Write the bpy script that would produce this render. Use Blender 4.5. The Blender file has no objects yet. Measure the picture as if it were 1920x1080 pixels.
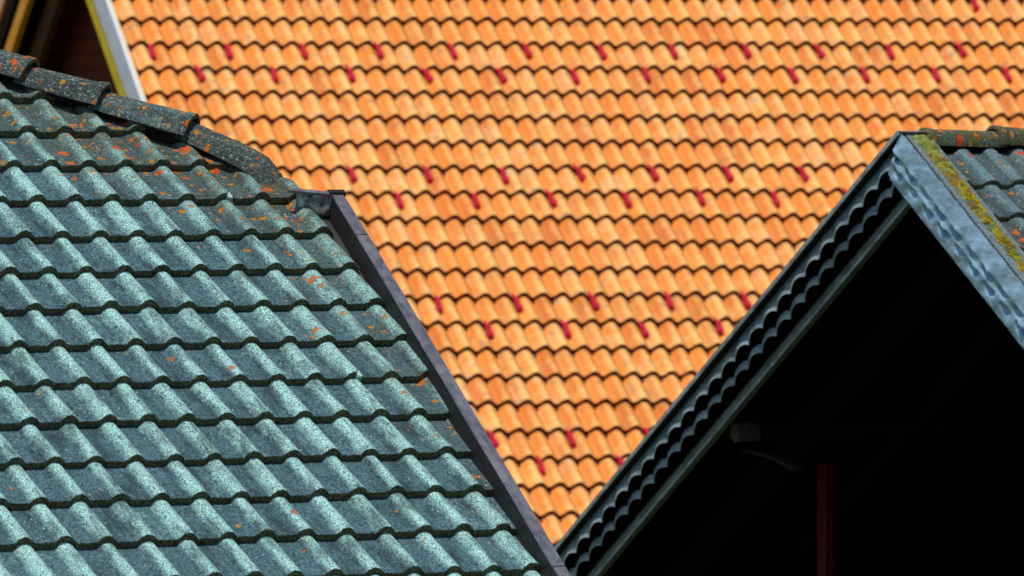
import bpy, bmesh, math, random
import numpy as np
from mathutils import Vector, Matrix
R = math.radians
random.seed(7); rng = np.random.default_rng(7)
scene = bpy.context.scene
COL = scene.collection

# ------------------------------------------------------------------ camera
CAMZ = 9.0
F = 14000.0            # focal length in pixels of the 1920 wide photograph
PITCH = -0.0309136     # looking down a little
cam = bpy.data.cameras.new('camera')
camo = bpy.data.objects.new('camera', cam); COL.objects.link(camo)
camo.location = (0, 0, CAMZ)
camo.rotation_euler = (math.pi/2 + PITCH, 0, 0)
cam.sensor_width = 36.0
cam.lens = F/1920*36
cam.clip_start = 0.5; cam.clip_end = 5000
cam.dof.use_dof = True
cam.dof.focus_distance = 28.5
cam.dof.aperture_fstop = 8.5
scene.camera = camo

# ------------------------------------------------------------------ light
SUN_DIR = Vector((-0.14, -0.25, 0.95)).normalized()
elev = math.asin(SUN_DIR.z); azim = math.atan2(SUN_DIR.x, SUN_DIR.y)
world = bpy.data.worlds.new('World'); scene.world = world
world.use_nodes = True
wn = world.node_tree.nodes; wl = world.node_tree.links
wn.clear()
sky = wn.new('ShaderNodeTexSky'); sky.sky_type = 'NISHITA'; sky.sun_disc = False
sky.sun_elevation = elev; sky.sun_rotation = azim
bg = wn.new('ShaderNodeBackground'); bg.inputs['Strength'].default_value = 0.07
wo = wn.new('ShaderNodeOutputWorld')
wl.new(sky.outputs[0], bg.inputs['Color']); wl.new(bg.outputs[0], wo.inputs['Surface'])
sl = bpy.data.lights.new('sun', 'SUN'); sl.energy = 3.2; sl.angle = R(0.6); sl.color = (1, .95, .86)
slo = bpy.data.objects.new('sun', sl); COL.objects.link(slo)
slo.rotation_euler = SUN_DIR.to_track_quat('Z', 'Y').to_euler(); slo.location = (0, 0, 60)
vs = scene.view_settings
vs.view_transform = 'Standard'; vs.look = 'None'; vs.gamma = 1; vs.use_curve_mapping = False
vs.exposure = 0.27

# ------------------------------------------------------------------ helpers
cp, sp = math.cos(PITCH), math.sin(PITCH)
def ray(x, y):
    a, b = (x-960)/F, (540-y)/F
    return np.array([a, cp-b*sp, sp+b*cp])
C0 = np.array([0, 0, CAMZ])
class Frame:
    """a roof plane: u along the courses, v up the slope, n outward"""
    def __init__(s, o, yaw, slope):
        s.o = np.array(o, float); s.yaw = yaw; s.sl = slope
        s.u = np.array([math.cos(yaw), math.sin(yaw), 0])
        s.v = np.array([-math.sin(yaw)*math.cos(slope), math.cos(yaw)*math.cos(slope), math.sin(slope)])
        s.n = np.cross(s.u, s.v)
        s.h = np.array([-math.sin(yaw), math.cos(yaw), 0])
    def loc(s, x, y, h=0):
        r = ray(x, y); P = s.o+s.n*h-C0
        q = r*((P@s.n)/(r@s.n)) + C0 - s.o
        return float(q@s.u), float(q@s.v)
    def side(s, x, y, x0):
        """where a sight line meets the plane across the roof at u = x0: (horizontal run, height)"""
        r = ray(x, y); P = s.o+s.u*x0-C0
        q = r*((P@s.u)/(r@s.u)) + C0 - s.o
        return float(q@s.h), float(q[2])
    def mat(s):
        m = Matrix.Identity(4)
        for i in range(3):
            m[i][0], m[i][1], m[i][2], m[i][3] = s.u[i], s.v[i], s.n[i], s.o[i]
        return m
    def gmat(s):
        """upright frame: u, horizontal run, z"""
        m = Matrix.Identity(4)
        for i in range(3):
            m[i][0], m[i][1], m[i][2], m[i][3] = s.u[i], s.h[i], (0, 0, 1)[i], s.o[i]
        return m

def empty(name, loc, label, cat, group=None):
    o = bpy.data.objects.new(name, None); COL.objects.link(o); o.location = loc
    o['label'] = label; o['category'] = cat
    if group: o['group'] = group
    return o
def world_mat(o):
    m = o.matrix_basis.copy()
    while o.parent: o = o.parent; m = o.matrix_basis @ m
    return m
def obj(name, me, mats, parent=None, mat=None, label=None, kind=None, smooth=None):
    o = bpy.data.objects.new(name, me); COL.objects.link(o)
    for m in (mats if isinstance(mats, (list, tuple)) else [mats]):
        if me.materials.find(m.name) < 0: me.materials.append(m)
    M = mat if mat is not None else Matrix.Identity(4)
    if parent:
        o.parent = parent
        M = world_mat(parent).inverted() @ M
    o.matrix_basis = M
    if label: o['label'] = label
    if kind: o['kind'] = kind
    if smooth is not None:
        me.polygons.foreach_set('use_smooth', [True]*len(me.polygons))
        me.set_sharp_from_angle(angle=R(smooth))
    return o
def mesh(name, V, Fc, mi=None):
    me = bpy.data.meshes.new(name); me.from_pydata([tuple(map(float, v)) for v in V], [], Fc)
    if mi is not None: me.polygons.foreach_set('material_index', mi)
    me.update(); return me
def box_bm(bm, x0, x1, y0, y1, z0, z1, bevel=0):
    r = bmesh.ops.create_cube(bm, size=1)
    for v in r['verts']:
        v.co = Vector(((x0+x1)/2+v.co.x*(x1-x0), (y0+y1)/2+v.co.y*(y1-y0), (z0+z1)/2+v.co.z*(z1-z0)))
    if bevel:
        es = list({e for v in r['verts'] for e in v.link_edges})
        bmesh.ops.bevel(bm, geom=es, offset=bevel, segments=2, affect='EDGES', profile=.5)
def bm_mesh(bm, name):
    bmesh.ops.recalc_face_normals(bm, faces=bm.faces)
    me = bpy.data.meshes.new(name); bm.to_mesh(me); bm.free(); return me
def prism_bm(bm, pts, x0, x1):
    """solid from a (run, height) outline, extruded along u"""
    a = [bm.verts.new((x0, p[0], p[1])) for p in pts]; b = [bm.verts.new((x1, p[0], p[1])) for p in pts]
    n = len(pts)
    bm.faces.new(a); bm.faces.new(b[::-1])
    for i in range(n): bm.faces.new((a[i], a[(i+1) % n], b[(i+1) % n], b[i]))

# ------------------------------------------------------------------ materials
class NT:
    def scatter(s, amount, attr=None):
        """start the pattern at another place on each object, or on each tile"""
        if attr: f = s.attr(attr)
        else: f = s.n('ShaderNodeObjectInfo').outputs['Random']
        cx = s.n('ShaderNodeCombineXYZ'); m = s.math('MULTIPLY', f, amount)
        s.l(m, cx.inputs[0]); s.l(s.math('MULTIPLY', m, .37), cx.inputs[1])
        ad = s.n('ShaderNodeVectorMath', operation='ADD'); s.l(s.tc.outputs['Object'], ad.inputs[0]); s.l(cx.outputs[0], ad.inputs[1])
        s.src = ad.outputs[0]
    def __init__(s, name, rough=.8, metal=0, spec=.4):
        s.m = bpy.data.materials.new(name); s.m.use_nodes = True
        s.t = s.m.node_tree; s.b = s.t.nodes['Principled BSDF']
        s.b.inputs['Roughness'].default_value = rough; s.b.inputs['Metallic'].default_value = metal
        s.b.inputs['Specular IOR Level'].default_value = spec
        s.tc = s.t.nodes.new('ShaderNodeTexCoord')
    def n(s, t, **k):
        x = s.t.nodes.new(t)
        for a, b in k.items():
            if hasattr(x, a): setattr(x, a, b)
        return x
    def l(s, a, b): s.t.links.new(a, b)
    def val(s, inp, v):
        if hasattr(v, 'is_linked') or isinstance(v, bpy.types.NodeSocket): s.l(v, inp)
        elif isinstance(v, (tuple, list)) and len(v) == 3 and len(inp.default_value) == 4: inp.default_value = (*v, 1)
        else: inp.default_value = v
    src = None
    def co(s, scale=(1, 1, 1), loc=(0, 0, 0)):
        mp = s.n('ShaderNodeMapping'); s.l(s.src or s.tc.outputs['Object'], mp.inputs[0])
        mp.inputs['Scale'].default_value = scale; mp.inputs['Location'].default_value = loc
        return mp.outputs[0]
    def noise(s, scale, detail=4, rough=.6, sc=(1, 1, 1), loc=(0, 0, 0), dist=0, vec=None):
        x = s.n('ShaderNodeTexNoise'); s.l(vec or s.co(sc, loc), x.inputs['Vector'])
        x.inputs['Scale'].default_value = scale; x.inputs['Detail'].default_value = detail
        x.inputs['Roughness'].default_value = rough; x.inputs['Distortion'].default_value = dist
        return x.outputs['Fac']
    def ramp(s, fac, stops, interp='LINEAR'):
        x = s.n('ShaderNodeValToRGB'); s.val(x.inputs[0], fac); cr = x.color_ramp; cr.interpolation = interp
        while len(cr.elements) > 1: cr.elements.remove(cr.elements[-1])
        for i, (p, c) in enumerate(stops):
            e = cr.elements[0] if i == 0 else cr.elements.new(p)
            e.position = p; e.color = (*c, 1) if isinstance(c, (tuple, list)) else (c, c, c, 1)
        return x.outputs[0]
    def mix(s, f, a, b, mode='MIX'):
        x = s.n('ShaderNodeMix', data_type='RGBA', blend_type=mode)
        s.val(x.inputs[0], f); s.val(x.inputs[6], a); s.val(x.inputs[7], b); return x.outputs[2]
    def math(s, op, a, b=0, clamp=False):
        x = s.n('ShaderNodeMath', operation=op, use_clamp=clamp)
        s.val(x.inputs[0], a); s.val(x.inputs[1], b); return x.outputs[0]
    def attr(s, name):
        x = s.n('ShaderNodeAttribute', attribute_name=name); return x.outputs['Fac']
    def bump(s, h, strength=.5, dist=.01):
        x = s.n('ShaderNodeBump'); x.inputs['Strength'].default_value = strength; x.inputs['Distance'].default_value = dist
        s.l(h, x.inputs['Height']); s.l(x.outputs[0], s.b.inputs['Normal'])
    def color(s, c): s.val(s.b.inputs['Base Color'], c)

def lichen(N, col, mask, scale, seed=0., keep=.5, cols=((.55, .07, .005), (.5, .2, .01)), size=.33, wob=.03):
    """flat crusty rosettes: some cells of a Voronoi pattern, ragged, many with a paler middle"""
    nz = N.n('ShaderNodeTexNoise'); N.l(N.co(), nz.inputs['Vector']); nz.inputs['Scale'].default_value = 60; nz.inputs['Detail'].default_value = 3
    sub = N.n('ShaderNodeVectorMath', operation='SUBTRACT'); N.l(nz.outputs['Color'], sub.inputs[0]); sub.inputs[1].default_value = (.5, .5, .5)
    scl = N.n('ShaderNodeVectorMath', operation='SCALE'); N.l(sub.outputs[0], scl.inputs[0]); scl.inputs['Scale'].default_value = wob
    add = N.n('ShaderNodeVectorMath', operation='ADD'); N.l(N.co(loc=(seed, seed*.7, 0)), add.inputs[0]); N.l(scl.outputs[0], add.inputs[1])
    flat = N.n('ShaderNodeVectorMath', operation='MULTIPLY'); N.l(add.outputs[0], flat.inputs[0]); flat.inputs[1].default_value = (1, 1, .3)
    vo = N.n('ShaderNodeTexVoronoi', feature='F1'); N.l(flat.outputs[0], vo.inputs['Vector']); vo.inputs['Scale'].default_value = scale
    sep = N.n('ShaderNodeSeparateColor'); N.l(vo.outputs['Color'], sep.inputs[0])
    r = N.math('MULTIPLY', N.math('ADD', N.math('MULTIPLY', N.math('POWER', sep.outputs[1], 2.0), .7), .3), size)          # radius of this rosette
    dd = N.math('DIVIDE', vo.outputs['Distance'], N.math('ADD', r, .02))
    dd = N.math('ADD', dd, N.math('MULTIPLY', N.math('SUBTRACT', N.noise(130, 4, .75), .5), 2.6))
    ring = N.ramp(dd, [(0, .3), (.30, .55), (.5, 1), (.85, 1), (1, 0)])
    on = N.math('LESS_THAN', sep.outputs[0], N.math('MULTIPLY', mask, keep))
    f = N.math('MULTIPLY', ring, on, True)
    c = N.mix(sep.outputs[2], cols[0], cols[1])
    return N.mix(f, col, c), f

def plane_mask(N, nx, ny, c, w):
    """1 where nx*x+ny*y > c, easing in over w metres (metres on the roof)"""
    sx = N.n('ShaderNodeSeparateXYZ'); N.l(N.tc.outputs['Object'], sx.inputs[0])
    a = N.math('ADD', N.math('MULTIPLY', sx.outputs[0], nx), N.math('MULTIPLY', sx.outputs[1], ny))
    return N.math('DIVIDE', N.math('SUBTRACT', a, c-w), w, True)

def mat_concrete(name, masks, dark=(.026, .056, .072), mid=(.066, .142, .172), pale=(.34, .68, .64), moss=.5, base_lichen=.045, wear_and_light=1., sc=1., lich=.5, cap=False):
    N = NT(name, .85, 0, .3)
    if cap: N.scatter(17.)
    gr = N.noise(120*sc, 5, .8, (1, .6, 1))
    gr2 = N.noise(210*sc, 3, .75, (1, .65, 1), (3, 1, 2))
    big = N.noise(5.5, 4, .6, loc=(1, 2, 3))
    blot = N.noise(22, 5, .7, (1, .6, 1), loc=(4, 2, 3))
    runs = N.noise(16, 4, .65, (1, .22, 1), loc=(8, 1, 2))
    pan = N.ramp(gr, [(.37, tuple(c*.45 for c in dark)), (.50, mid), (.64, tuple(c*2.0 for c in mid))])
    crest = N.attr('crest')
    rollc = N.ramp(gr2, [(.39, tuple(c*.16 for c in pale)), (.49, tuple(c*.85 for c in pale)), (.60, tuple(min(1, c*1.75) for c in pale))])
    # rolls worn paler than pans by weather, their sunlit highlight also painted in
    wv = N.math('MULTIPLY', crest, wear_and_light)
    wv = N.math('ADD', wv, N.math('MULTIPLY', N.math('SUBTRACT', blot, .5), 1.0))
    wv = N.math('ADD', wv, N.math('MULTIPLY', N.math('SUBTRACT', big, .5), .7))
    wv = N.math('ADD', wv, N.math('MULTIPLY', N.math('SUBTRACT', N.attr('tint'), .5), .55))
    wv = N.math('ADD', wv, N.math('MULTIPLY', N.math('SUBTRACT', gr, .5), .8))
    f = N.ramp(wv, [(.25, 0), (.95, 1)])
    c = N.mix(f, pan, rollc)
    c = N.mix(N.ramp(runs, [(.48, 0), (.66, .75)]), c, tuple(x*.55 for x in dark))
    c = N.mix(N.ramp(N.noise(48, 4, .7, (1, .5, 1), loc=(4, 8, 3)), [(.60, 0), (.68, .7)]), c, tuple(x*.4 for x in dark))
    if cap:
        c = N.mix(N.ramp(N.noise(75, 5, .8, loc=(1, 9, 0)), [(.56, 0), (.63, .9)]), c, (.36, .46, .43))
    if masks:
        mk = masks(N)
        mo = N.math('MULTIPLY', N.ramp(N.noise(14, 5, .7, loc=(7, 7, 7)), [(.42, 0), (.62, 1)]), N.math('MULTIPLY', mk, moss))
        c = N.mix(mo, c, N.ramp(gr, [(.35, (.045, .05, .018)), (.65, (.14, .15, .045))]))
        dirt = N.math('MULTIPLY', N.ramp(N.noise(9, 5, .7, loc=(2, 7, 1)), [(.30, .15), (.60, 1)]), N.math('MULTIPLY', mk, .6 if not cap else .0))
        c = N.mix(dirt, c, N.ramp(gr, [(.35, (.020, .030, .030)), (.65, (.075, .095, .075))]))
        mm = N.math('ADD', mk, base_lichen, True)
    else:
        mm = N.math('ADD', 0.0, base_lichen)
    c, f1 = lichen(N, c, mm, 14, 0, lich, ((.78, .055, .003), (.62, .17, .006)), .31)
    c, f2 = lichen(N, c, mm, 27, 5.3, lich*.8, ((.70, .12, .005), (.50, .26, .02)), .40, .015)
    c, f3 = lichen(N, c, N.math('ADD', mm, .04, True), 55, 2.1, .30, ((.42, .22, .03), (.30, .34, .26)), .45, .01)
    # small dark pits and a few white specks
    sp_ = N.n('ShaderNodeTexVoronoi'); N.l(N.co((1, .6, 1)), sp_.inputs['Vector']); sp_.inputs['Scale'].default_value = 95
    s2 = N.n('ShaderNodeSeparateColor'); N.l(sp_.outputs['Color'], s2.inputs[0])
    pit = N.math('MULTIPLY', N.math('LESS_THAN', sp_.outputs['Distance'], .28), N.math('LESS_THAN', s2.outputs[0], .07))
    c = N.mix(pit, c, (.02, .03, .035))
    wh = N.math('MULTIPLY', N.math('LESS_THAN', sp_.outputs['Distance'], .22), N.math('GREATER_THAN', s2.outputs[1], .97))
    c = N.mix(wh, c, (.62, .68, .62))
    N.color(c)
    N.bump(N.math('ADD', N.math('ADD', N.math('ADD', gr, gr2), N.math('MULTIPLY', blot, .8)), N.math('MULTIPLY', N.math('MAXIMUM', f1, f2), .6)), .85, .007)
    return N.m
def mat_tile_shade(name, a=(.035, .034, .020), b=(.22, .21, .115), scale=90):
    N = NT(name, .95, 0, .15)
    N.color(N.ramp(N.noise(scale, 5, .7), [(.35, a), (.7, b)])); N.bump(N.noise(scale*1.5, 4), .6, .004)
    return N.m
def mat_clay():
    N = NT('orange_clay_tile', .62, 0, .3)
    nb = N.noise(2.2, 3, .6, loc=(3, 3, 3))
    N.scatter(31., 'tint')
    t = N.attr('tint'); cr = N.attr('crest'); lw = N.attr('low')
    c = N.ramp(t, [(0, (.58, .160, .020)), (.35, (.72, .225, .027)), (.7, (.78, .255, .034)), (1, (.66, .25, .055))])
    nz = N.noise(7, 5, .65); nf = N.noise(30, 5, .7, (1, .6, 1))
    # bleached patches; crests and lower ends paler, their highlight put into the colour
    pale = N.math('ADD', N.math('MULTIPLY', cr, .62), N.math('MULTIPLY', lw, .34))
    pale = N.math('ADD', pale, N.math('MULTIPLY', N.math('SUBTRACT', nz, .5), 1.5))
    pale = N.math('ADD', pale, N.math('MULTIPLY', N.math('SUBTRACT', N.attr('tintb'), .5), .45))
    c = N.mix(N.ramp(pale, [(.22, 0), (.98, .95)]), c, (.90, .53, .17))
    grey = N.math('MULTIPLY', N.ramp(nz, [(.52, 0), (.72, 1)]), N.ramp(N.attr('tintb'), [(.45, 0), (1, .9)]))
    c = N.mix(grey, c, (.50, .36, .22))
    c = N.mix(N.ramp(nf, [(.55, 0), (.78, .6)]), c, (.40, .16, .045))
    c = N.mix(N.ramp(N.noise(13, 4, .6, loc=(5, 5, 5)), [(.56, 0), (.70, .75)]), c, (.34, .22, .11))
    c = N.mix(N.ramp(N.noise(46, 3, .6, loc=(5, 1, 5)), [(.64, 0), (.70, .55)]), c, (.20, .10, .05))
    c = N.mix(N.ramp(nb, [(.3, .22), (.6, 0)]), c, (.80, .16, .03))
    N.color(c); N.bump(nf, .35, .006)
    return N.m
def mat_metal(name, col, rough=.38, metal=.75, spots=.0, streak=True, bump=.12, var=.5):
    N = NT(name, rough, metal, .5)
    a = N.noise(9, 5, .65, (3, .5, 3)); b = N.noise(160, 3, .7); d = N.noise(22, 5, .7, loc=(5, 1, 1))
    c = N.ramp(a, [(.3, tuple(x*(1-var) for x in col)), (.7, tuple(min(1, x*(1+var)) for x in col))])
    c = N.mix(N.ramp(d, [(.55, 0), (.75, .6)]), c, tuple(x*.45 for x in col))
    if spots: c = N.mix(N.ramp(b, [(.60, 0), (.72, spots)]), c, (.55, .56, .58))
    N.color(c)
    N.val(N.b.inputs['Roughness'], N.ramp(d, [(.3, max(.1, rough-.12)), (.7, min(1, rough+.2))]))
    N.bump(N.noise(12, 3, .6), bump, .02)
    return N.m
def mat_wood(name, a, b, scale=(1, 8, 40), rough=.75, spec=.3):
    N = NT(name, rough, 0, spec)
    N.color(N.ramp(N.noise(3, 5, .7, scale, dist=.6), [(.3, a), (.7, b)])); N.bump(N.noise(5, 4, .6, scale), .3, .004)
    return N.m
def mat_plain(name, col, rough=.8, var=.2, scale=8, spec=.3):
    N = NT(name, rough, 0, spec)
    N.color(N.ramp(N.noise(scale, 5, .6), [(.3, tuple(x*(1-var) for x in col)), (.7, tuple(min(1, x*(1+var)) for x in col))]))
    N.bump(N.noise(scale*10, 3), .2, .003)
    return N.m

TILE_SHADE = mat_tile_shade('shaded_tile_ends')  # brown-green tile ends, the shade of their down-facing side put into the colour
CLAY_END = mat_tile_shade('shaded_clay_tile_ends', (.085, .009, .003), (.22, .026, .008), 40)  # red-brown clay ends with the shade under each course painted in
CLAY = mat_clay()
UNDER = mat_plain('roofing_underlay', (.012, .012, .012), .95)
PLASTER = mat_plain('plaster_wall', (.5, .46, .38), .9)
DARKWOOD = mat_wood('shaded_dark_timber', (.0012, .0014, .0014), (.003, .0032, .003), rough=.95, spec=.05)  # dark timber taken near black, the open gable's shade put into its colour

# ------------------------------------------------------------------ tile fields
def tile_field(x_first, n_tiles, rows, w, g, prof, T, seg, hh, crest_of, jit=1., holes=None, lap=.012, nose=.004, thick=None, rolls=2, open_rolls=False):
    """courses of interlocking tiles as one mesh; the butt of row r lies at y=-r*g"""
    V = []; Fc = []; mi = []; A = {'crest': [], 'tint': [], 'tintb': [], 'low': []}
    W = rolls*w; thick = thick or T
    xs = np.linspace(0, W+lap, seg*rolls+1)
    ys = [(0, -nose*.9), (nose*.7, -nose*.2), (nose*2.2, 0), (g*.35, 0), (g*.7, 0), (g+.03, 0)]
    for r in rows:
        course = rng.normal(0, .0012)*jit
        for k in range(n_tiles):
            x0 = x_first+k*W
            jx, jy, jz, rot = rng.normal(0, .0012)*jit, rng.normal(0, .0028)*jit, abs(rng.normal(0, .0014))*jit, rng.normal(0, .006)*jit
            t, tb = rng.random(), rng.random(); cut = holes.get((r, k)) if holes else None
            base = len(V); nx = len(xs); th2 = thick*(1+rng.normal(0, .08))
            sag = rng.normal(0, .0016)*jit
            P = prof(x0+xs)
            cr = crest_of(x0+xs)
            edge = np.where(xs > W+lap-.006, -.003, 0) if lap else xs*0
            for j, (yy, dz) in enumerate(ys):
                for i, x in enumerate(xs):
                    y = yy + jy + course
                    chip = rng.normal(0, .0011)*jit if j == 0 else 0
                    if cut and j <= 3: y = max(y, cut(x0+x, W+x0+lap-(x0+x)))
                    z = P[i] + dz - T*(yy/g) + jz*(1-yy/g) + edge[i] + (x/W-.5)*sag
                    V.append((x0+x+jx, -r*g + y + chip + rot*(x-W/2), z))
                    A['crest'].append(cr[i]); A['tint'].append(t); A['tintb'].append(tb); A['low'].append(max(0, 1-yy/g))
            for j in range(len(ys)-1):
                for i in range(nx-1):
                    a = base+j*nx+i
                    Fc.append((a, a+1, a+nx+1, a+nx)); mi.append(0)
            b2 = len(V)                      # butt face and a lip of the underside
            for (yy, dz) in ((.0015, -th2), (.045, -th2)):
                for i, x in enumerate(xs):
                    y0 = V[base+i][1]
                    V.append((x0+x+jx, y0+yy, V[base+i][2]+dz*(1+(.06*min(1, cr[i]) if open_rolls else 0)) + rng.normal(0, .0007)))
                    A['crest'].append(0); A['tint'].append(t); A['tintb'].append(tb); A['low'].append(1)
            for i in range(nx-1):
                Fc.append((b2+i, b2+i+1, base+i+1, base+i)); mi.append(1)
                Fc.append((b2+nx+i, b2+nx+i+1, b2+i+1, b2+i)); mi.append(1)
            # right side edge
            b3 = len(V)
            for j, (yy, dz) in enumerate(ys):
                v = V[base+j*nx+nx-1]; V.append((v[0], v[1], v[2]-.012 if j else v[2]-.012))
                A['crest'].append(0); A['tint'].append(t); A['tintb'].append(tb); A['low'].append(0)
            for j in range(len(ys)-1):
                a = base+j*nx+nx-1
                Fc.append((a, b3+j, b3+j+1, a+nx)); mi.append(0)
    me = mesh('tiles', V, Fc, mi)
    for n_, d in A.items():
        at = me.attributes.new(n_, 'FLOAT', 'POINT'); at.data.foreach_set('value', np.array(d, np.float32))
    return me
def clip(me, cuts):
    """cut a mesh by upright planes given as (point, normal) in roof metres; what lies on the normal's side goes"""
    bm = bmesh.new(); bm.from_mesh(me)
    for (px, py), (nx, ny) in cuts:
        bmesh.ops.bisect_plane(bm, geom=bm.verts[:]+bm.edges[:]+bm.faces[:], dist=1e-5, plane_co=(px, py, 0), plane_no=(nx, ny, 0), clear_outer=True)
    bm.to_mesh(me); bm.free(); return me

def grey_prof(w, h, hw):
    def p(x):
        d = np.abs((x/w-np.round(x/w))*w)
        q = np.clip(d/hw, 0, 1)
        q = d/hw
        z = np.where(q < .90, np.sqrt(np.clip(1-q*q, 0, 1)), np.clip((1.32-q)/.42, 0, 1)**1.3*.436)
        return -h*(1-z)
    return p
def grey_crest(w, hw):
    def p(x):
        d = np.abs((x/w-np.round(x/w))*w); return np.clip(1.38-d/hw, 0, 1)**1.4*1.22
    return p

def cap_mesh(L, r0, r1, th=.014, seg=22, a0=-105, a1=105, droop=0., closed=False, ny=9):
    """half-round ridge or hip tile along +y, wide end at y=0, with a raised rim there"""
    V = []; Fc = []; mi = []
    ys = sorted(set([0, .004, .035, .042] + list(np.linspace(.06, L, ny))))
    angs = np.radians(np.linspace(a0, a1, seg+1)); nx = seg+1
    for layer in (0, 1):
        for j, y in enumerate(ys):
            f = y/L; r = r1*(1-f)+r0*f + (.005 if y <= .036 else 0) - (.003 if y == 0 else 0)
            dz = -droop*max(0, 1-y/(L*.6))**2
            if closed: dz -= .045*max(0, 1-y/(L*.30))**2; r *= 1-.22*max(0, 1-y/(L*.34))**2
            if layer: r -= th
            for a in angs:
                # sides a little flattened
                rr = r*(1+.05*abs(math.sin(2*a)))
                n_ = rng.normal(0, .0009)
                V.append(((rr+n_)*math.sin(a), y + (rng.normal(0, .0012) if j == 0 else 0), (rr+n_)*math.cos(a)+dz))
    K = len(ys)*nx
    for j in range(len(ys)-1):
        for i in range(nx-1):
            a = j*nx+i
            Fc.append((a, a+1, a+nx+1, a+nx)); mi.append(0)
            Fc.append((K+a+nx, K+a+nx+1, K+a+1, K+a)); mi.append(1)
    for i in range(nx-1):
        Fc.append((i, K+i, K+i+1, i+1)); mi.append(1)
        a = (len(ys)-1)*nx+i; Fc.append((a, a+1, K+a+1, K+a)); mi.append(1)
    for j in range(len(ys)-1):
        a = j*nx; Fc.append((a, a+nx, K+a+nx, K+a)); mi.append(0)
        a = j*nx+nx-1; Fc.append((a, K+a, K+a+nx, a+nx)); mi.append(0)
    me = mesh('cap', V, Fc, mi)
    at = me.attributes.new('crest', 'FLOAT', 'POINT'); at.data.foreach_set('value', np.full(len(V), .12, np.float32))
    at = me.attributes.new('tint', 'FLOAT', 'POINT'); at.data.foreach_set('value', np.full(len(V), rng.random(), np.float32))
    return me
def axes(p_low, p_high, up):
    """matrix with +y from the low (wide) end to the high end"""
    p_low, p_high, up = Vector(p_low), Vector(p_high), Vector(up)
    y = (p_high-p_low).normalized(); x = y.cross(up).normalized(); z = x.cross(y)
    m = Matrix.Identity(4)
    for i in range(3): m[i][0], m[i][1], m[i][2], m[i][3] = x[i], y[i], z[i], p_low[i]
    return m
def W3(fr, x, y, z=0): return fr.o+fr.u*x+fr.v*y+fr.n*z
def strip_bm(bm, a, b, wdir, hdir, w, h):
    """bar from a to b with section w along wdir and h along hdir"""
    a, b, wd, hd = map(Vector, (a, b, wdir, hdir))
    q = []
    for p in (a, b): q += [bm.verts.new(p), bm.verts.new(p+wd*w), bm.verts.new(p+wd*w+hd*h), bm.verts.new(p+hd*h)]
    for f in ((0, 1, 2, 3), (7, 6, 5, 4), (0, 4, 5, 1), (1, 5, 6, 2), (2, 6, 7, 3), (3, 7, 4, 0)): bm.faces.new([q[i] for i in f])

# ------------------------------------------------------------------ ground
bm = bmesh.new()
bmesh.ops.create_grid(bm, x_segments=2, y_segments=2, size=1500)
N = NT('grass_ground', .95, 0, .2)
N.color(N.ramp(N.noise(.6, 6, .7), [(.3, (.03, .05, .015)), (.7, (.08, .11, .035))])); N.bump(N.noise(20, 4), .5, .03)
obj('ground', bm_mesh(bm, 'ground'), N.m, kind='structure')

# ================================================================== 1. grey house, left
A = Frame([-1.7939, 27.7387, -.2537+CAMZ], .46724688, .50985068)
wA, gA = .15, .25392
HIPN = np.array([.69, .72]); HIPN = HIPN/np.linalg.norm(HIPN)
HIPC = .69*.45+.72*-.03                                     # the hip line: HIPN.p = c
h1 = empty('grey_tiled_house', (float(A.o[0])-1, float(A.o[1])+1, 0), 'house at left under weathered grey-green concrete tiles spotted with orange lichen', 'house')
def grey_masks(N):
    m1 = plane_mask(N, HIPN[0], HIPN[1], .12, .56)
    m2 = N.math('MULTIPLY', plane_mask(N, 1, .10, .68, .42), .52)
    return N.math('MAXIMUM', N.math('MULTIPLY', m1, m1), N.math('MULTIPLY', m2, N.math('ADD', m2, .25)))
CONC = mat_concrete('weathered_grey_concrete', grey_masks, lich=1.0, base_lichen=.022, moss=.8)
def jag(x, d):   # broken lower right corner
    return .055*max(0, 1-d/.034)**.8 + (.006*math.sin(x*900) if d < .034 else 0)
def jag2(x, d):
    return (.15 if d < .020 else 0)+(.03 if d < .045 else 0)*max(0, 1-d/.05)
holes = {(2, 8): jag, (7, 8): jag}
X0 = -6*2*wA + .036
# (tile k of the row covers rolls 2m-1 and 2m)
K0 = X0-2*wA
def tk(col): return int(round((col*wA+.036-2*wA-K0)/(2*wA)))
rng = np.random.default_rng(11)
me = tile_field(K0, 12, range(-12, 17), wA, gA, grey_prof(wA, .0255, .0305), .027, 40, .02, grey_crest(wA, .036), holes={(2, tk(4)): jag, (7, tk(4)): jag}, lap=.004, thick=.0265, nose=.002, open_rolls=True)
vx0, vx1 = (.944, -1.72), (.80, -3.30)
vd = np.array(vx1)-np.array(vx0); vn = np.array([-vd[1], vd[0]]); vn = vn/np.linalg.norm(vn)
clip(me, [((.49, .01), tuple(HIPN)), ((.943, 0), (1, 0)), (vx0, tuple(vn))])
roof1 = obj('roof', me, [CONC, TILE_SHADE], h1, A.mat(), smooth=42)
LAPM = mat_plain('fresh_broken_concrete', (.42, .60, .56), .9, .4, 60)
for r_, c_ in ((2, 4), (7, 4)):
    bm = bmesh.new()
    box_bm(bm, c_*wA+.006, c_*wA+.036, -r_*gA+.001, -r_*gA+.040, -.040, -.022, .001)
    for k_ in range(3):
        xx = c_*wA+.008+k_*.010
        box_bm(bm, xx, xx+.005, -r_*gA-.002, -r_*gA+.045-k_*.004, -.030-k_*.002, -.012-k_*.003, .001)
    obj('broken_lap', bm_mesh(bm, 'broken_lap'), LAPM, roof1, A.mat())
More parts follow.
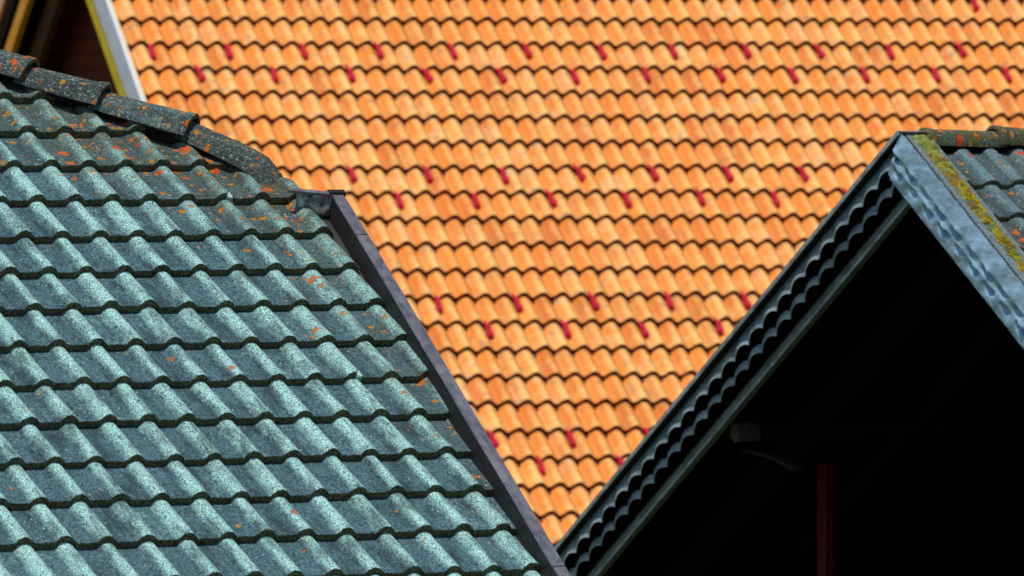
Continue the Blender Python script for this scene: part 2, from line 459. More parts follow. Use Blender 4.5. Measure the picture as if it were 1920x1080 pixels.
# underlay, fascia of the body: one closed solid below the tiles
poly = [(-2.1, -4.0), (.72, -4.0), (.90, -1.7), (.955, -.45), (.84, -.45), (-2.1, 2.55)]
bm = bmesh.new()
def slab(bm, fr, poly, z0, z1):
    a = [bm.verts.new((p[0], p[1], z0)) for p in poly]; b = [bm.verts.new((p[0], p[1], z1)) for p in poly]
    bm.faces.new(a[::-1]); bm.faces.new(b)
    for i in range(len(poly)): bm.faces.new((a[i], a[(i+1) % len(poly)], b[(i+1) % len(poly)], b[i]))
slab(bm, A, poly, -.16, -.062)
obj('underlay', bm_mesh(bm, 'underlay'), UNDER, roof1, A.mat())
# walls down to the ground
bm = bmesh.new()
wp = [(-2.0, -3.75), (.70, -3.75), (.86, -1.7), (.86, -.5), (.75, -.45), (-2.0, 2.4)]
top = [Vector(W3(A, p[0], p[1], -.165)) for p in wp]
a = [bm.verts.new(p) for p in top]; b = [bm.verts.new((p.x, p.y, .0)) for p in top]
bm.faces.new(a); bm.faces.new(b[::-1])
for i in range(len(a)): bm.faces.new((a[i], b[i], b[(i+1) % len(a)], a[(i+1) % len(a)]))
obj('wall', bm_mesh(bm, 'wall'), PLASTER, h1)
# slope behind the hip
bm = bmesh.new()
pA = Vector(W3(A, -2.1, 2.52, -.04)); pB = Vector(W3(A, .86, -.45, -.04))
back = Vector(A.h)*math.cos(.5)-Vector((0, 0, 1))*math.sin(.5)
nb_ = (pB-pA).cross(back).normalized()
if nb_.z < 0: nb_ = -nb_
strip_bm(bm, pA, pB, back, -nb_, 2.6, .08)
obj('rear_slope', bm_mesh(bm, 'rear_slope'), CONC, h1)

# hip tiles: the wide lower end of each laps over the next one down
CONC_CAP = mat_concrete('lichen_crusted_hip_tile', lambda N: N.math('ADD', 0.9, 0), dark=(.022, .034, .038), mid=(.055, .085, .088), pale=(.17, .30, .31), moss=.22, base_lichen=0, lich=1.0, cap=True)
off = HIPN*.098
ends = [(-.60, .935), (-.262, .612), (.071, .303), (.301, .107), (.571, -.125), (.824, -.440)]
hz = [-.062]*5 + [-.088]
up = (A.n + np.array([0, 0, 1]))/2
for i in range(1, len(ends)):
    lo = np.array(ends[i])+off; hi = np.array(ends[i-1])+off
    d = hi-lo; L = np.linalg.norm(d)
    pl = W3(A, *lo, hz[i]); ph = W3(A, *(hi+d/L*.03), hz[i-1]-.016)
    last = i == len(ends)-1
    Lt = float(np.linalg.norm(ph-pl))
    obj('hip_tile', cap_mesh(Lt, .104, .120 if not last else .116, droop=.0 if not last else .016, closed=last, a0=-62, a1=66), [CONC_CAP, TILE_SHADE], roof1, axes(pl, ph, A.n*.8+A.u*.25+np.array([0, 0, .3])), smooth=50)

bm = bmesh.new()  # black filler strip standing in for the shadow under the hip tiles
strip_bm(bm, W3(A, *(np.array((-2.0, 2.26))+off*.6), -.10), W3(A, *(np.array((.66, -.25))+off*.6), -.10), A.u*HIPN[0]+A.v*HIPN[1], A.n, .05, .10)
obj('hip_shadow_strip', bm_mesh(bm, 'hip_shadow_strip'), UNDER, roof1)

# metal parapet along the verge, in joined lengths
LEAD = mat_metal('dark_grey_metal_sheet', (.24, .235, .27), .42, .8, spots=.45, bump=.15, var=.4)
INNER_SHADE = mat_metal('shaded_inner_metal', (.012, .009, .010), .6, .0, bump=.2, var=.5)  # inner face of the same sheet, its dark reflection put into the colour
pt = [(.999, -.600), (.977, -.893), (.9005, -1.80), (.785, -3.141), (.755, -3.55), (.735, -3.85)]
par = None
JOINT = [(-.590, -.890), (-.896, -3.138), (-3.144, -4.0)]
def leftx(y): return float(np.interp(-y, [-p[1] for p in pt], [p[0] for p in pt])) - .012
for (y0, y1) in JOINT:
    bm = bmesh.new()
    n_ = max(2, int((y0-y1)/.12))
    ys = np.linspace(y0, y1, n_+1); prev = None
    wid = .048
    for y in ys:
        x = leftx(y); wob = .0012*math.sin(y*9)
        sec = [(x, -.085), (x+wob, .038), (x+.004+wob, .043), (x+wid-.002, .043), (x+wid+.003, .038), (x+wid+.003, -.13), (x+wid-.006, -.13), (x+.008, -.13)]
        cur = [bm.verts.new((p[0], y, p[1])) for p in sec]
        if prev:
            for i in range(len(sec)):
                f_ = bm.faces.new((prev[i], prev[(i+1) % len(sec)], cur[(i+1) % len(sec)], cur[i]))
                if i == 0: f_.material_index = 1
        else: bm.faces.new(cur)
        prev = cur
    bm.faces.new(prev[::-1])
    p_ = obj('parapet' if par is None else 'parapet_length', bm_mesh(bm, 'parapet'), [LEAD, INNER_SHADE], h1, A.mat(), smooth=25, label=None)
    if par is None: par = p_
# cap on the upper end of the parapet
bm = bmesh.new(); box_bm(bm, leftx(-.59)-.012, leftx(-.59)+.056, -.602, -.578, .02, .052, .003)
obj('end_cap', bm_mesh(bm, 'end_cap'), mat_metal('black_metal', (.012, .012, .014), .5, .3), par, A.mat())
# apron of sheet between tiles and parapet
bm = bmesh.new()
q = [(.86, -.50), (leftx(-.59), -.595), (leftx(-.9), -.9), (leftx(-1.8), -1.8), (leftx(-3.14), -3.14), (leftx(-3.9), -3.9), (.70, -3.9), (.80, -3.0), (.88, -1.8)]
slab(bm, A, q, -.058, -.050)
obj('apron_flashing', bm_mesh(bm, 'apron'), mat_metal('dull_lead_apron', (.05, .05, .055), .6, .4), h1, A.mat())
# upright closing sheet between the hip foot and the parapet, bright and rippled
bm = bmesh.new()
xa, ya = A.loc(556, 357, .040); xb, yb = leftx(-.60)+.001, -.606
cols_ = 14; g_ = []
for i in range(cols_+1):
    t = i/cols_
    x = xa+(xb-xa)*t; y = ya+(yb-ya)*t
    c_ = []
    for j in range(9):
        s_ = j/8; z = .034-(.085+.120*t)*s_
        c_.append(bm.verts.new((x+.012*math.sin(s_*3.1)*.4, y-.010*math.sin(s_*3.0)+.0025*math.sin(i*1.1+j*.7)-(.028*max(0, s_-.75)*4)**1.0*.6, z)))
    g_.append(c_)
for i in range(cols_):
    for j in range(8): bm.faces.new((g_[i][j], g_[i+1][j], g_[i+1][j+1], g_[i][j+1]))
bmesh.ops.solidify(bm, geom=bm.faces[:], thickness=.003)
obj('closing_sheet', bm_mesh(bm, 'closing_sheet'), mat_metal('bright_rippled_metal', (.50, .66, .78), .16, .92, bump=.5, var=.8), h1, A.mat(), smooth=60)
bm = bmesh.new()
strip_bm(bm, W3(A, xa-.03, ya+.002, .030), W3(A, xb, yb, .036), A.v, A.n, .020, .010)
obj('closing_sheet_rim', bm_mesh(bm, 'rim'), LEAD, h1)

# ================================================================== 2. orange house, behind
B = Frame([-2.9667, 57.1597, .5031+CAMZ], .32476406, .65634723)
wB, gB = .15, .30567
h2 = empty('orange_tiled_house', (0., 60., 0.), 'large house behind under bright orange clay tiles with small red snow hooks', 'house')
cB, sB = math.cos(B.sl), math.sin(B.sl)
# ridge position from where the two sloping boards of the gable would meet
XG = -.150
hzr, zr = B.side(111, -135, XG)
b_r = (hzr + 0)/cB                                          # ridge along the slope
b_r = 1.92; hzr = b_r*cB
def orange_prof(x): return -.047*(.5-.5*np.cos(2*math.pi*x/wB))**1.25
def orange_crest(x): return .5+.5*np.cos(2*math.pi*(x/wB-.08))
nrow_up = int(b_r/gB)+1
me = tile_field(-.155+.075, 65, range(-nrow_up, 24), wB, gB, orange_prof, .038, 12, .047, orange_crest, jit=.65, lap=.0, nose=.006, thick=.037, rolls=1)
me0 = tile_field(-.155-.075, 1, range(-nrow_up, 24), wB, gB, orange_prof, .038, 12, .047, orange_crest, jit=.65, lap=.0, nose=.006, thick=.037, rolls=1)
bm = bmesh.new(); bm.from_mesh(me); bm.from_mesh(me0); bm.to_mesh(me); bm.free()
clip(me, [((0, b_r), (0, 1)), ((-.148, 0), (-1, 0))])
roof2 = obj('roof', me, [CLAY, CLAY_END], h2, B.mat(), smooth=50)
bm = bmesh.new()
slab(bm, B, [(-.13, -24*gB+.3), (9.7, -24*gB+.3), (9.7, b_r), (-.13, b_r)], -.16, -.078)
obj('underlay', bm_mesh(bm, 'underlay'), UNDER, roof2, B.mat())
# far slope
bm = bmesh.new()
rid = Vector(W3(B, -.148, b_r, -.03)); rid2 = Vector(W3(B, 9.7, b_r, -.03))
fd = Vector(B.h)*cB-Vector((0, 0, 1))*sB; fn = Vector(B.h)*sB+Vector((0, 0, 1))*cB
strip_bm(bm, rid, rid2, fd, -fn, 8.5, .05)
obj('far_slope', bm_mesh(bm, 'far_slope'), CLAY, h2)
bm = bmesh.new()
o_ = Vector(B.u)*.03 - fn*.055
strip_bm(bm, rid+o_, rid2+o_, fd, -fn, 8.4, .10)
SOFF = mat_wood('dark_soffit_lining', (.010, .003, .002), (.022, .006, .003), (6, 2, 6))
obj('far_soffit', bm_mesh(bm, 'far_soffit'), SOFF, h2)
# ridge tiles (above the frame)
capc = mat_plain('orange_ridge_clay', (.7, .22, .04))
first = None
for k in range(24):
    x = -.15+k*.41
    pl = W3(B, x, b_r, 0)+np.array([0, 0, .01]); ph = W3(B, x+.44, b_r, 0)+np.array([0, 0, -.005])
    if first is None:
        first = obj('ridge_tile', cap_mesh(.44, .09, .105, seg=12, ny=3), [capc, CLAY_END], roof2, axes(pl, ph, (0, 0, 1)), smooth=50)
    else:
        o = first.copy(); COL.objects.link(o); o.parent = roof2; o.matrix_basis = world_mat(roof2).inverted() @ axes(pl, ph, (0, 0, 1))
# red snow hooks
HOOK = mat_plain('crimson_painted_steel', (.46, .003, .028), .6, .25, 60, .2)
def hook_mesh():
    bm = bmesh.new()
    def sec(y, z, w_, t_):
        w_ *= 1.5; y = y*1.12; return [bm.verts.new((sx*w_, y, z+sz)) for sx, sz in ((-1, 0), (1, 0), (1, t_), (-1, t_))]
    pts = [(.05, -.047, .013, .006), (-.010, -.034, .013, .007), (-.022, -.026, .014, .012), (-.05, -.030, .013, .012),
           (-.085, -.038, .013, .010), (-.090, -.034, .016, .020), (-.135, -.038, .016, .022), (-.150, -.046, .013, .010)]
    prev = None
    for p in pts:
        c_ = sec(p[0], p[1]-.012, p[2], p[3])
        if prev:
            for i in range(4): bm.faces.new((prev[i], prev[(i+1) % 4], c_[(i+1) % 4], c_[i]))
        else: bm.faces.new(c_)
        prev = c_
    bm.faces.new(prev[::-1])
    return bm_mesh(bm, 'snow_hook')
hk = None
spots = []
for r, c0 in ((-3, .65), (2, .65), (3, 2.65), (7, .65), (8, 2.65), (12, 2.65), (13, .65), (17, 2.65), (18, .65)):
    if r < 0: continue
    for m in range(13):
        c_ = c0+4*m
        # only those the nearer roofs leave in view
        P = B.o+B.u*(c_*wB)+B.v*(-r*gB-.05)-C0
        Y = P[1]*cp+P[2]*sp; Z = -P[1]*sp+P[2]*cp
        px, py = 960+F*P[0]/Y, 540-F*Z/Y
        if not (-30 < px < 1950): continue
        if r >= 7 and px < 505+(py-345)*.62: continue
        if py > 247 and px > 1690-(py-247)*.80: continue
        if r < 4 and px < 232: continue
        spots.append((c_*wB-.018, -r*gB))
spots.append((46.63*wB, -0*gB))
for i, (x, y) in enumerate(spots):
    m = B.mat() @ Matrix.Translation((x, y, 0))
    m = m @ Matrix.Rotation(rng.normal(0, .07), 4, 'Z') @ Matrix.Translation((rng.normal(0, .004), rng.normal(0, .008), 0))
    if hk is None:
        hk = obj('snow_hook', hook_mesh(), HOOK, roof2, m); 
    else:
        o = hk.copy(); COL.objects.link(o); o.parent = roof2; o.matrix_basis = world_mat(roof2).inverted() @ m
# verge boards: white flashing above, yellow board below, both standing square to the slope
WHITE = mat_plain('pale_grey_painted_verge', (.62, .66, .76), .5, .08, 5)
YEL = mat_wood('yellow_painted_timber', (.62, .40, .006), (.85, .62, .012), (6, 2, 6), .6)
def bar(fr, x0, x1, z0, z1, y0, y1, bev=.003):
    bm = bmesh.new(); box_bm(bm, x0, x1, y0, y1, z0, z1, bev); return bm_mesh(bm, 'bar')
obj('verge_board', bar(B, -.168, -.132, -.225, -.004, -7.2, b_r+.1), WHITE, h2, B.mat(), label='pale grey board along the verge')
obj('verge_mortar', bar(B, -.150, -.128, -.02, .004, -7.2, b_r), mat_plain('pale_mortar', (.72, .62, .42), .9, .2, 25), h2, B.mat())
obj('bargeboard', bar(B, -.160, -.125, -.375, -.228, -7.2, b_r), YEL, h2, B.mat(), label='yellow painted bargeboard')
# gable wall of dark boards, set back under the overhang
GW = NT('dark_red_brown_boards', .8, 0, .1)
wv = GW.n('ShaderNodeTexWave', wave_type='BANDS', bands_direction='Z', wave_profile='SAW'); GW.l(GW.tc.outputs['Object'], wv.inputs['Vector']); wv.inputs['Scale'].default_value = 2.6; wv.inputs['Distortion'].default_value = 0
GW.color(GW.mix(GW.ramp(wv.outputs['Fac'], [(0, 0), (.12, 1)]), (.002, .0005, .0005), GW.ramp(GW.noise(3, 5, .7, (1, 3, 20)), [(.3, (.08, .014, .006)), (.7, (.18, .034, .012))])))
GW.bump(wv.outputs['Fac'], .6, .02)
bm = bmesh.new()
hr = b_r*cB; zt = b_r*sB-.25
run = 5.6
zg = -B.o[2]
prism_bm(bm, [(hr, zt), (hr-run, zt-run*sB/cB), (hr-run, zg), (hr+run, zg), (hr+run, zt-run*sB/cB)], .30, 9.4)
obj('wall', bm_mesh(bm, 'wall'), GW.m, h2, B.gmat())
# golden boards under the far overhang
GOLD = mat_wood('golden_varnished_timber', (.62, .22, .010), (.95, .42, .02), (6, 2, 6), .55)
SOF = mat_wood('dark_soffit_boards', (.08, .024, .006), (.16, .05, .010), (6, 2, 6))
def gable_strip(t0, t1, x0, thickx, m, name):
    """a raking board under the far overhang, between two depths below the far tiles"""
    P = lambda q, t: (hr+q*cB+t*sB, b_r*sB-q*sB+t*cB)
    bm = bmesh.new()
    prism_bm(bm, [P(.25, t0), P(7.5, t0), P(7.5, t1), P(.25, t1)], x0, x0+thickx)
    return obj(name, bm_mesh(bm, name), m, h2, B.gmat())
def depth(px):
    p = B.side(px, 40, -.10); return (p[0]-hr)*sB + (p[1]-b_r*sB)*cB
gable_strip(depth(39.5), depth(25.5), -.10, .05, GOLD, 'rafter')
gable_strip(depth(25.5)+.003, depth(12.5)-.003, -.04, .04, SOF, 'soffit_board')
gable_strip(depth(12.5), depth(-1), -.10, .05, GOLD, 'rafter')
gable_strip(depth(62), depth(41), .05, .06, SOF, 'soffit_board')

# ================================================================== 3. dark gabled house, right
yawC, slC = .46724688, .550
DC = 34.5
rC = ray(1692, 250); oC = rC*(DC/rC[1])+C0
Cf = Frame(oC, yawC, slC)
cC, sC = math.cos(slC), math.sin(slC)
h3 = empty('dark_gabled_house', (float(oC[0])+2, float(oC[1])+1, 0), 'house at right with open black gable, blue-grey metal bargeboards and mossy verge', 'house')
wC, gC = .15, .280
ax, ay = Cf.loc(1808, 336.6, 0)
def cmask(N): return N.math('ADD', .42, 0)
CONC3 = mat_concrete('blue_grey_concrete_with_lichen', cmask, dark=(.030, .055, .075), mid=(.065, .115, .145), pale=(.15, .27, .32), moss=.8, base_lichen=.0, lich=.9)
def profC(x): return grey_prof(wC, .026, .042)(x-ax)
def crestC(x): return grey_crest(wC, .042)(x-ax)
rng = np.random.default_rng(5)
me = tile_field(ax-wC*2-.04, 14, range(1, 17), wC, gC, profC, .024, 18, .026, crestC, lap=.005, thick=.023)
# shift so that a course ends where it does in the photo
yo = ay+gC
for v in me.vertices: v.co.y += yo
clip(me, [((.125, 0), (-1, 0)), ((0, -.03), (0, 1))])
roof3 = obj('roof', me, [CONC3, TILE_SHADE], h3, Cf.mat(), smooth=42)
LS = 4.6
bm = bmesh.new()
slab(bm, Cf, [(.03, -LS), (4.3, -LS), (4.3, -.02), (.03, -.02)], -.15, -.062)
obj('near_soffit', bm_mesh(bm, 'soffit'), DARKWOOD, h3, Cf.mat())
# far slope: frame running the other way down
G3 = Cf.gmat()
def far_pt(s, t):   # s down the far slope, t square to it (outward +)
    return (s*cC+t*sC, -s*sC+t*cC)
def near_pt(s, t):
    return (-s*cC-t*sC, -s*sC+t*cC)
bm = bmesh.new()
prism_bm(bm, [far_pt(0, -.05), far_pt(LS, -.05), far_pt(LS, -.16), far_pt(0.05, -.16)], .03, 4.3)
obj('far_soffit', bm_mesh(bm, 'soffit'), DARKWOOD, h3, G3)
# far tiles
me = tile_field(-4.3, 14, range(0, 16), wC, gC, grey_prof(wC, .026, .042), .024, 8, .026, grey_crest(wC, .042), lap=.005)
far = Matrix.Identity(4)
fv = -(A.h*0)+np.array([math.sin(yawC)*cC, -math.cos(yawC)*cC, sC]); fu = -Cf.u; fnn = np.cross(fu, fv)
for i in range(3): far[i][0], far[i][1], far[i][2], far[i][3] = fu[i], fv[i], fnn[i], Cf.o[i]
clip(me, [((-.05, 0), (1, 0)), ((0, -.03), (0, 1))])
obj('far_slope', me, [CONC3, TILE_SHADE], h3, far, smooth=42)

# ridge tiles, overlapping away from the gable
CAP3 = mat_concrete('lichen_covered_ridge_tile', lambda N: N.math('ADD', 1, 0), dark=(.022, .036, .036), mid=(.06, .095, .085), pale=(.14, .24, .20), moss=1.6, base_lichen=0, lich=1.6, cap=True)
x = .115
rl = [.375, .40, .40, .40, .40, .40, .40, .40, .40, .40]
for i, L in enumerate(rl):
    pl = W3(Cf, x+L, 0, 0)+np.array([0, 0, -.062]); ph = W3(Cf, x-.035, 0, 0)+np.array([0, 0, -.045])
    # wide end nearer the gable on the second and later tiles
    m = axes(W3(Cf, x-.01, 0, 0)+np.array([0, 0, -.052]), W3(Cf, x+L+.02, 0, 0)+np.array([0, 0, -.066]), (0, 0, 1))
    obj('ridge_tile', cap_mesh(L+.03, .072, .082 if i else .072, seg=22, a0=-92, a1=92), [CAP3, TILE_SHADE], roof3, m, smooth=50)
    x += L

# verge strip thick with moss and lichen
N = NT('moss_and_lichen_crust', .95, 0, .1)
a_ = N.noise(30, 5, .7); b_ = N.noise(11, 5, .7, loc=(3, 1, 0)); d_ = N.noise(90, 4, .7)
c = N.ramp(a_, [(.30, (.030, .055, .045)), (.42, (.11, .13, .015)), (.50, (.30, .27, .008)), (.60, (.50, .42, .012)), (.72, (.42, .46, .22))])
c = N.mix(N.ramp(b_, [(.50, 0), (.60, 1)]), c, N.ramp(d_, [(.4, (.28, .05, .008)), (.6, (.42, .18, .01))]))
c = N.mix(N.ramp(N.noise(20, 4, .6, loc=(9, 9, 0)), [(.54, 0), (.62, .85)]), c, (.12, .20, .17))
sx = N.n('ShaderNodeSeparateXYZ'); N.l(N.tc.outputs['Object'], sx.inputs[0])
c = N.mix(N.math('MULTIPLY', N.math('DIVIDE', N.math('ADD', sx.outputs[1], .55), .5, True), .75), c, N.ramp(a_, [(.35, (.06, .11, .03)), (.5, (.20, .28, .06)), (.65, (.34, .44, .24))]))
off_ = N.math('ABSOLUTE', N.math('SUBTRACT', sx.outputs[0], .068))
edge_ = N.math('ADD', off_, N.math('MULTIPLY', N.math('SUBTRACT', N.noise(22, 5, .75, loc=(1, 4, 0)), .5), .075))
wid_ = N.math('ADD', .047, N.math('MULTIPLY', N.math('MAXIMUM', sx.outputs[1], -1.2), .016))
bare = N.math('GREATER_THAN', edge_, wid_)
c = N.mix(bare, c, N.ramp(d_, [(.35, (.10, .14, .16)), (.6, (.30, .38, .42))]))
N.color(c); N.bump(N.math('ADD', a_, d_), 1, .02)
MOSS = N.m
def crust(x0, x1, y0, y1, z0, z1, nx, ny, amp):
    V = []; Fc = []
    for j in range(ny+1):
        y = y0+(y1-y0)*j/ny
        for i in range(nx+1):
            t = i/nx; x = x0+(x1-x0)*t
            e = min(t, 1-t)*2
            z = z1+(rng.random()-.3)*amp*(e > 0)
            V.append((x+(rng.normal(0, .002) if 0 < i < nx else 0), y, z))
    K = len(V)
    for j in range(ny+1):
        y = y0+(y1-y0)*j/ny
        V.append((x0, y, z0)); V.append((x1, y, z0))
    for j in range(ny):
        for i in range(nx):
            a = j*(nx+1)+i; Fc.append((a, a+1, a+nx+2, a+nx+1))
        a = j*(nx+1); Fc.append((K+2*j, a, a+nx+1, K+2*j+2))
        a = a+nx; Fc.append((a, K+2*j+1, K+2*j+3, a+nx+1))
    Fc.append([K+1]+list(range(nx, -1, -1))+[K])
    a = ny*(nx+1); Fc.append([K+2*ny]+list(range(a, a+nx+1))+[K+2*ny+1])
    return mesh('crust', V, Fc)
obj('mossy_verge', crust(.004, .128, -LS, -.015, -.03, .010, 10, 260, .011), MOSS, h3, Cf.mat(), label='verge strip crusted with yellow-green moss and orange lichen', smooth=60)

# metal bargeboards: layered sheets with scalloped lower edges, each set back under the one above
BARGE = mat_metal('blue_grey_sheet_metal', (.35, .54, .69), .38, .35, bump=.3, var=.42)
BDARK = mat_metal('shaded_sheet_metal', (.27, .36, .38), .45, .3, bump=.3, var=.6)  # same metal as the right slope's, with the left slope's shade in its colour
LINE = mat_metal('bright_edge_trim', (.42, .46, .48), .35, .6, bump=.05)
BWOOD = mat_wood('grey_weathered_board', (.07, .085, .08), (.26, .32, .31), (30, 2, 2), .6)
def dented(m, label):
    S = LS; nS = int(S/.0095); nT = 30; T1 = .228
    V = []; Fc = []
    for k in range(nS+1):
        s_ = S*k/nS
        for j in range(nT+1):
            t = -.004+T1*j/nT
            x = -.010-.02*math.sin(min(1, t/.09)*math.pi/2)*.5 + .012*max(0, t-.09)/.15
            for row, (tc, ph) in enumerate(((.112, .35), (.166, .0))):
                u_ = (s_/.163+ph) % 1-.5; a_ = int(s_/.163+ph)
                w_ = .8+.4*math.sin(a_*2.3+row*1.7)
                # steep on the upper side, running out gently below
                du = (u_*.163 + (t-tc)*.5)/.034; dv = (t-tc)/.019
                g_ = math.exp(-(du*du)*1.1-(dv*dv)*1.0)
                st = 1/(1+math.exp(-(t-tc+.010)/.0022))
                x += .044*w_*g_*st - .010*w_*math.exp(-(du*du)*.8-((t-tc+.020)/.012)**2)
            x += .0018*math.sin(s_*31+t*40)+.0012*math.sin(s_*77)
            q = near_pt(s_, -t); V.append((x, q[0], q[1]))
    for k in range(nS):
        for j in range(nT):
            a = k*(nT+1)+j
            Fc.append((a, a+1, a+nT+2, a+nT+1))
    me = mesh('barge', V, Fc)
    bm = bmesh.new(); bm.from_mesh(me); bmesh.ops.recalc_face_normals(bm, faces=bm.faces)
    bmesh.ops.solidify(bm, geom=bm.faces[:], thickness=.0025); bm.to_mesh(me); bm.free()
    root = obj('bargeboard', me, m, h3, G3, smooth=60, label=label)
    bm = bmesh.new()
    prism_bm(bm, [near_pt(.02, -.221), near_pt(S, -.221), near_pt(S, -.237), near_pt(.02, -.237)], -.006, .03)
    obj('edge_trim', bm_mesh(bm, 'edge_trim'), m, root, G3)
    bm = bmesh.new()
    prism_bm(bm, [near_pt(.0, -.03), near_pt(S, -.03), near_pt(S, -.222), near_pt(.0, -.222)], .034, .06)
    obj('backing_board', bm_mesh(bm, 'backing_board'), DARKWOOD, root, G3)
    return root
def barge(side, m, tilt, name, label=None):
    """bands = (top, bottom, set-back, scallop depth); drawn in gable coordinates, x outward is -u"""
    P = near_pt if side == 'near' else far_pt
    S = LS; per = .163; n_ = int(S/per)*12
    root = None
    if side == 'near': return dented(m, label)
    bands = [(-.005, .110, .000, .031), (.068, .186, .018, .031), (.125, .215, .105, .0)]
    for bi, (t0, t1, sb, am) in enumerate(bands):
        V = []; Fc = []
        rows_ = 7
        for k in range(n_+1):
            s = S*k/n_; ph = (s/per + (.0 if bi == 0 else .35)) % 1
            arch = math.sin(math.pi*ph)**.75
            # the sheet swells between the cusps like the end of a pantile
            for j in range(rows_):
                f = j/(rows_-1)
                tt = t0+(t1-am*arch*1.0-t0)*f
                xo = (.040*(1-f)**1.3 - .008*arch*f**1.5 - .004) if am else 0
                xx = sb+tilt*(tt)+xo-.004
                q = P(s, -tt); V.append((xx, q[0], q[1]))
        for k in range(n_):
            for j in range(rows_-1):
                a = k*rows_+j
                Fc.append((a, a+1, a+rows_+1, a+rows_) if side == 'near' else (a, a+rows_, a+rows_+1, a+1))
        me = mesh('barge', V, Fc)
        bm = bmesh.new(); bm.from_mesh(me); bmesh.ops.recalc_face_normals(bm, faces=bm.faces)
        bmesh.ops.solidify(bm, geom=bm.faces[:], thickness=.0025); bm.to_mesh(me); bm.free()
        o = obj('bargeboard' if root is None else 'scalloped_sheet', me, m, h3 if root is None else root, G3, smooth=45, label=label if root is None else None)
        if root is None: root = o
    # bottom board
    bm = bmesh.new()
    a0, a1 = .206, .252
    def pr(pts, x0, x1):
        prism_bm(bm, pts, x0, x1)
    x_ = .052+tilt*.24
    prism_bm(bm, [P(0.02 if side == 'near' else .02, -a0), P(S, -a0), P(S, -a1), P(.02+(a1-a0)*0, -a1)], x_, x_+.03)
    obj('lower_board', bm_mesh(bm, 'lower_board'), m if side == 'near' else BWOOD, root, G3)
    bm = bmesh.new()
    prism_bm(bm, [P(.02, -a1+.012), P(S, -a1+.012), P(S, -a1-.004), P(.02, -a1-.004)], x_-.010, x_-.001)
    obj('edge_trim', bm_mesh(bm, 'edge_trim'), m, root, G3)
    bm = bmesh.new()
    prism_bm(bm, [P(0, .014), P(S, .014), P(S, -.006), P(0, -.006)], -.006 if side == 'near' else -.026, .004 if side == 'near' else -.0185)
    obj('top_trim', bm_mesh(bm, 'top_trim'), LINE if side == 'far' else m, root, G3)
    if side == 'far':
        bm = bmesh.new()
        prism_bm(bm, [P(0, .011), P(S, .011), P(S, -.004), P(0, -.004)], -.018, .11)
        obj('drip_flange', bm_mesh(bm, 'drip_flange'), mat_plain('shaded_flange_black', (.012, .013, .013), .7), root, G3)  # shade on the flange's underside given as a black colour
    return root
barge('near', BARGE, -.04, 'near', 'pale blue-grey bargeboard on the right slope')
barge('far', BDARK, .06, 'far', 'shaded bargeboard on the left slope')
# light ridge cap piece at the apex
bm = bmesh.new(); box_bm(bm, -.012, .13, -.035, .035, .004, .012, .002)
obj('apex_cap', bm_mesh(bm, 'apex_cap'), mat_metal('pinkish_metal', (.45, .38, .38), .4, .5), h3, G3)

# open loft behind the gable: dark boarded back wall, side walls, floor
bm = bmesh.new()
e1 = far_pt(LS-.35, -.17); e2 = near_pt(LS-.35, -.17); zg = -Cf.o[2]
prism_bm(bm, [(0, -.20), e2, (e2[0], zg), (e1[0], zg), e1], 2.3, 4.2)
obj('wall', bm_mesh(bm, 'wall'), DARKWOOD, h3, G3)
bm = bmesh.new()
prism_bm(bm, [(e2[0], e2[1]), (e2[0], zg), (e2[0]+.15, zg), (e2[0]+.15, e2[1]+.07)], .35, 2.3)
prism_bm(bm, [(e1[0]-.15, e1[1]+.07), (e1[0]-.15, zg), (e1[0], zg), (e1[0], e1[1])], .35, 2.3)
prism_bm(bm, [(e2[0], -2.75), (e2[0], zg), (e1[0], zg), (e1[0], -2.75)], .38, 2.3)
obj('lower_wall', bm_mesh(bm, 'lower_wall'), DARKWOOD, h3, G3)
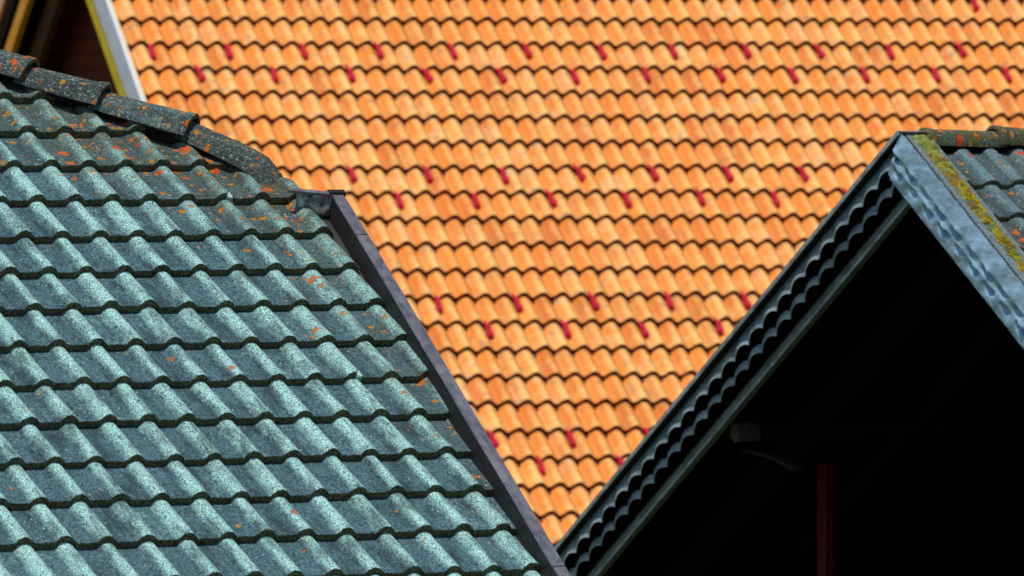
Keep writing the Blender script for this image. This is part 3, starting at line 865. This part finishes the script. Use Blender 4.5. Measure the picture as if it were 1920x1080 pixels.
# rafters under both slopes
RAFT = mat_wood('shaded_rafter_timber', (.004, .004, .004), (.012, .011, .010), (20, 3, 3), .9, .1)  # loft timber with the interior shade put into its colour
for x_ in (.55, 1.15, 1.75):
    for P in (far_pt, near_pt):
        bm = bmesh.new(); prism_bm(bm, [P(.15, -.165), P(LS-.4, -.165), P(LS-.4, -.285), P(.15, -.285)], x_, x_+.09)
        obj('rafter', bm_mesh(bm, 'rafter'), RAFT, h3, G3)
# red post
REDP = mat_wood('dark_red_paint', (.08, .002, .003), (.20, .005, .006), (20, 20, 2), .5)
hx = .75
p0 = Cf.side(1547, 868, hx); p1 = Cf.side(1547, 868, hx)
bm = bmesh.new()
box_bm(bm, hx, hx+.060, p0[0]-.0, p0[0]+.085, -2.75, p0[1], .006)
obj('post', bm_mesh(bm, 'post'), REDP, h3, G3, label='dark red post')
# purlin under the left slope with its curved brace
q = Cf.side(1378, 812, .12)
bm = bmesh.new(); prism_bm(bm, [(q[0]+.05, q[1]+.048), (q[0]+.055, q[1]-.015), (q[0]+.01, q[1]-.045), (q[0]-.045, q[1]-.038), (q[0]-.02, q[1]+.045)], .12, .24)
pu = obj('purlin', bm_mesh(bm, 'purlin'), mat_wood('weathered_brown_timber', (.03, .015, .010), (.13, .08, .055), (20, 20, 20)), h3, G3)
bm = bmesh.new(); box_bm(bm, .24, 2.3, q[0]-.018, q[0]+.046, q[1]-.036, q[1]+.042, .004)
obj('purlin_beam', bm_mesh(bm, 'purlin_beam'), RAFT, pu, G3)
bm = bmesh.new()
prev = None
q0 = Cf.side(1392, 842, .20); q1 = Cf.side(1490, 878, .20)
for k in range(13):
    t = k/12; y = q0[0]+(q1[0]-q0[0])*t; z = q0[1]+(q1[1]-q0[1])*t**2.0
    c_ = [bm.verts.new(p) for p in ((.19, y, z), (.25, y, z), (.25, y, z-.014), (.19, y, z-.014))]
    if prev:
        for i in range(4): bm.faces.new((prev[i], prev[(i+1) % 4], c_[(i+1) % 4], c_[i]))
    else: bm.faces.new(c_)
    prev = c_
bm.faces.new(prev[::-1])
obj('brace', bm_mesh(bm, 'brace'), mat_wood('dark_brown_timber', (.006, .004, .003), (.018, .012, .010), (20, 20, 20)), h3, G3)
